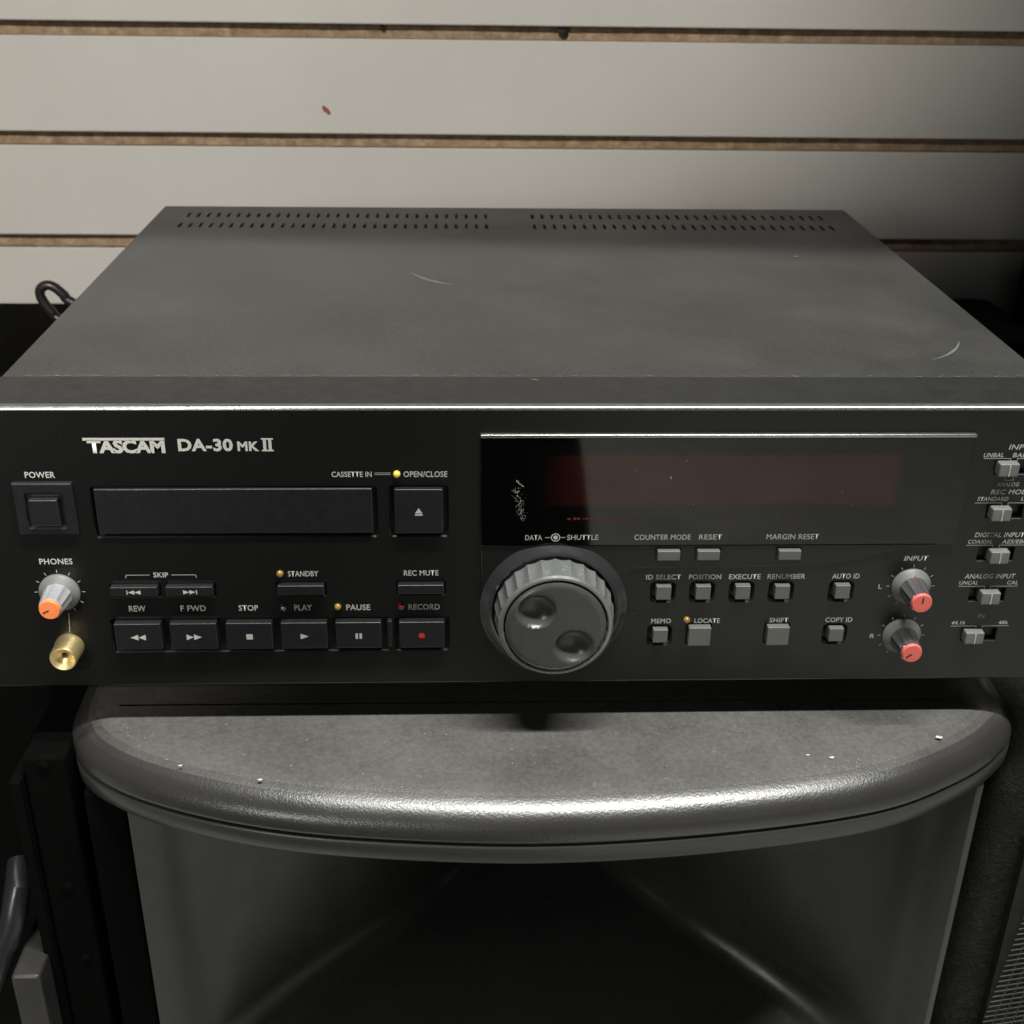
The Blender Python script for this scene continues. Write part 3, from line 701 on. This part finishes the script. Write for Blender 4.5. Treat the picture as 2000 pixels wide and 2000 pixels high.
for a, b2, c, w_ in SC[:2]: ribbon(qb(a, b2, c), w_, 0.00008, 'scuff', M['scuff'] if w_ < 0.001 else M['faint'], deck)
bm = bmesh.new()
for k in range(60): fleck(bm, random.uniform(-0.21, 0.21), random.uniform(0.04, 0.29), 0.0001, random.uniform(0.0001, 0.00035), random.uniform(0.0001, 0.0006), 'xy', random.uniform(0, 3))
for k in range(260): fleck(bm, random.uniform(-0.217, 0.217), YC+0.0006+abs(random.gauss(0, 0.0007)), 0.00045, random.uniform(0.0003, 0.0012), random.uniform(0.0001, 0.0004), 'xy', 0)
for x, y, w_, h_ in ((0.0005, 0.0290, 0.0022, 0.0007), (-0.1950, 0.0335, 0.0022, 0.0007), (0.158, 0.2280, 0.0022, 0.0016), (-0.138, 0.123, 0.0005, 0.0011)):
    fleck(bm, x, y, 0.0006, w_, h_, 'xy', -0.35)
from_bm('dust_flecks', bm, M['scuff'], deck)['kind'] = 'stuff'
flush_text()
put(deck)

# debris flecks on the loudspeaker lip
bm = bmesh.new()
for k in range(90):
    i = random.randint(22, len(curve)-24); c = curve[i]; d = random.uniform(0, 0.04)
    if c[1]+d > -0.004: continue
    fleck(bm, c[0], c[1]+d, TZ+0.0004, random.uniform(0.0001, 0.0004), random.uniform(0.0001, 0.0003), 'xy', random.uniform(0, 3))
for x, y, w_ in ((-0.1475, -0.0305, 0.0012), (-0.1130, -0.0405, 0.0012), (0.1790, -0.0165, 0.0022), (-0.1540, -0.0265, 0.0004), (0.118, -0.028, 0.001), (0.128, -0.030, 0.0016)):
    fleck(bm, x, y, TZ+0.0005, w_, w_*0.6, 'xy', 0.2)
o = from_bm('debris_flecks', bm, M['white_dust'], spk); o['kind'] = 'stuff'; put(spk)

# ================================================================== NEIGHBOURING GEAR
# left black cabinet with screws and metal bars
lc = thing('floor_loudspeaker', 'black loudspeaker cabinet with steel handle bars, left of the horn loudspeaker', 'loudspeaker', (-0.42, 0.2, -0.95))
box('cabinet', -0.62, -0.226, 0.055, 0.492, -0.94, -0.106, M['void'], lc, 0.006, 3)
box('front_rail', -0.2210, -0.2020, -0.012, 0.20, -0.94, -0.158, M['void'], lc, 0.002, 2)
box('edge_trim', -0.2265, -0.2215, -0.016, 0.05, -0.94, -0.168, M['void'], lc, 0.001, 2)
for x, z in ((-0.2115, -0.162), (-0.2105, -0.231), (-0.2085, -0.2755)):
    lathe('screw', [(0, -0.0008), (0.0016, -0.0007), (0.0024, -0.0002), (0.0024, 0.002)], x, z, M['void'], lc, 20).location.y = -0.0125
def tube(name, pts, r, mat, parent, n=12, flat=1.0):
    bm = bmesh.new(); rings = []
    for i, p in enumerate(pts):
        p = Vector(p); d = (Vector(pts[min(i+1, len(pts)-1)])-Vector(pts[max(i-1, 0)])).normalized()
        a = d.cross(Vector((0, 1, 0))); a = a.normalized() if a.length > 1e-3 else Vector((1, 0, 0)); b2 = d.cross(a)
        rings.append([bm.verts.new(p+a*r*math.cos(2*PI*k/n)+b2*r*flat*math.sin(2*PI*k/n)) for k in range(n)])
    for i in range(len(rings)-1):
        for k in range(n): bm.faces.new((rings[i][k], rings[i][(k+1) % n], rings[i+1][(k+1) % n], rings[i+1][k]))
    bm.faces.new(rings[0]); bm.faces.new(rings[-1])
    return from_bm(name, bm, mat, parent, True, 50)
tube('handle_bar', [(-0.240, 0.010, -0.236), (-0.2375, -0.004, -0.2395), (-0.2395, -0.010, -0.252), (-0.252, -0.020, -0.285), (-0.270, -0.030, -0.325), (-0.285, -0.040, -0.38)], 0.0060, M['button'], lc)
box('handle_bracket', -0.2375, -0.2240, -0.030, 0.010, -0.45, -0.268, M['steel'], lc, 0.002, 2)
put(lc)

# right rear cabinet and right carpeted cabinet with wire grille
rc_ = thing('carpeted_loudspeaker', 'black carpeted loudspeaker cabinet with wire mesh grille, right of the horn loudspeaker', 'loudspeaker', (0.45, 0.2, -0.95))
box('cabinet', 0.222, 0.66, 0.012, 0.36, -0.94, -0.150, M['carpet'], rc_, 0.012, 4)
# woven wire grille
bm = bmesh.new()
def wire(bm, a, b2, r=0.0006):
    a = Vector(a); b2 = Vector(b2); d = (b2-a).normalized(); u = d.cross(Vector((0, 1, 0))).normalized(); v_ = d.cross(u)
    q = [[bm.verts.new(p+u*r*math.cos(2*PI*k/4)+v_*r*math.sin(2*PI*k/4)) for k in range(4)] for p in (a, b2)]
    for k in range(4): bm.faces.new((q[0][k], q[0][(k+1) % 4], q[1][(k+1) % 4], q[1][k]))
x0g, z0g = 0.2560, -0.285
for k in range(46):
    x = x0g+0.0052*k
    wire(bm, (x-0.0235, 0.002, -0.50), (x+0.0045, 0.004, -0.225), 0.00042)
for k in range(90):
    z = -0.222-0.0036*k
    for q in range(2):
        wire(bm, (x0g-0.002-0.105*(-0.225-z)*0.95+0.11*q, 0.0032, z-0.006+0.022*q), (x0g+0.11-0.105*(-0.225-z)*0.95+0.11*q, 0.0032, z+0.016+0.022*q), 0.0003)
box('grille_backing', 0.244, 0.56, 0.006, 0.011, -0.60, -0.225, M['black'], rc_)
o = from_bm('wire_grille', bm, M['mesh'], rc_); o['kind'] = 'stuff'
put(rc_)
rb = thing('tall_cabinet', 'tall black cabinet standing against the slatted wall at the right edge', 'cabinet', (0.60, 0.3, -0.95))
box('cabinet', 0.4060, 0.80, 0.445, 0.490, -0.94, 0.150, M['blackwood'], rb, 0.008, 3)
box('side_foot', 0.21, 0.388, 0.385, 0.490, -0.94, -0.100, M['blackwood'], rb, 0.006, 3)
put(rb)

# unseen shelf added above the frame to shade the back of the cover
sh = thing('added_shade_shelf', 'added unseen shelf above the tape deck that shades the back of its cover', 'shelf', (0, 0.4, 0.30))
box('shade_board', -1.0, 0.9, 0.075, 0.480, 0.45, 0.468, M['blackwood'], sh, 0.002, 2)
put(sh); sh.rotation_euler.z = math.radians(-3.5)

fc = thing('added_dark_case', 'added unseen dark case behind the photographer that darkens the panel reflection', 'case', (-1.1, -1.5, -0.95))  # dark block added out of view to darken the left panel's reflection
box('case_body', -1.9, -0.30, -2.6, -0.95, -0.95, -0.25, M['blackwood'], fc, 0.01, 2)
put(fc)

# cable loop
CABLE = [(-0.3035, 0.375, -0.0839), (-0.3076, 0.375, -0.0792), (-0.3113, 0.375, -0.0738), (-0.3141, 0.375, -0.0678), (-0.3136, 0.375, -0.0625), (-0.3088, 0.375, -0.0596), (-0.3036, 0.375, -0.0614), (-0.2982, 0.375, -0.0667), (-0.2928, 0.375, -0.072)]
def smooth3(P_, sub=6):
    xy = catmull([(p[0], p[1]) for p in P_], sub); xz = catmull([(p[0], p[2]) for p in P_], sub)
    return [(a[0], a[1], b_[1]) for a, b_ in zip(xy, xz)]
cb = tube('power_cable', smooth3([(-0.19, 0.345, -0.135), (-0.26, 0.365, -0.115)] + CABLE + [(-0.24, 0.37, -0.10), (-0.19, 0.35, -0.12)]), 0.0033, M['cable'], None, 12)
cb['label'] = 'thick black cable looping up behind the left side of the deck'; cb['category'] = 'cable'
cb2 = None

# photographer in dark clothes behind the phone (mirrored in the display glass)
def figure():
    V_ = [((-0.14, -0.79, -0.10), 0.15), ((-0.15, -0.79, 0.14), 0.16), ((-0.09, -0.77, 0.40), 0.16), ((-0.05, -0.76, 0.56), 0.085), ((-0.03, -0.74, 0.63), 0.085), ((-0.03, -0.73, 0.71), 0.10), ((-0.03, -0.73, 0.78), 0.08),
          ((-0.25, -0.77, 0.50), 0.085), ((-0.33, -0.70, 0.20), 0.060), ((-0.16, -0.56, 0.14), 0.036), ((0.13, -0.77, 0.50), 0.085), ((0.27, -0.74, 0.12), 0.070), ((0.30, -0.70, -0.24), 0.060),
          ((-0.22, -0.81, -0.26), 0.12), ((-0.20, -0.80, -0.52), 0.12), ((-0.20, -0.83, -0.88), 0.09), ((-0.01, -0.79, -0.30), 0.115), ((0.02, -0.78, -0.52), 0.11), ((0.03, -0.81, -0.88), 0.10), ((-0.20, -0.68, -0.92), 0.04), ((-0.08, -0.68, -0.92), 0.04)]
    E_l = [(0, 1), (1, 2), (2, 3), (3, 4), (4, 5), (5, 6), (2, 7), (7, 8), (8, 9), (2, 10), (10, 11), (11, 12), (0, 13), (13, 14), (14, 15), (0, 16), (16, 17), (17, 18), (15, 19), (18, 20)]
    me = bpy.data.meshes.new('person'); me.from_pydata([v_[0] for v_ in V_], E_l, [])
    o = bpy.data.objects.new('person', me); COL.objects.link(o)
    md = o.modifiers.new('skin', 'SKIN'); sd = o.modifiers.new('sub', 'SUBSURF'); sd.levels = sd.render_levels = 2
    for i, v_ in enumerate(V_): me.skin_vertices[0].data[i].radius = (v_[1], v_[1])
    me.skin_vertices[0].data[0].use_root = True
    me.materials.append(M['darkclothes'])
    o['label'] = 'person in dark clothes mirrored in the display glass'; o['category'] = 'person'
    return o
figure()
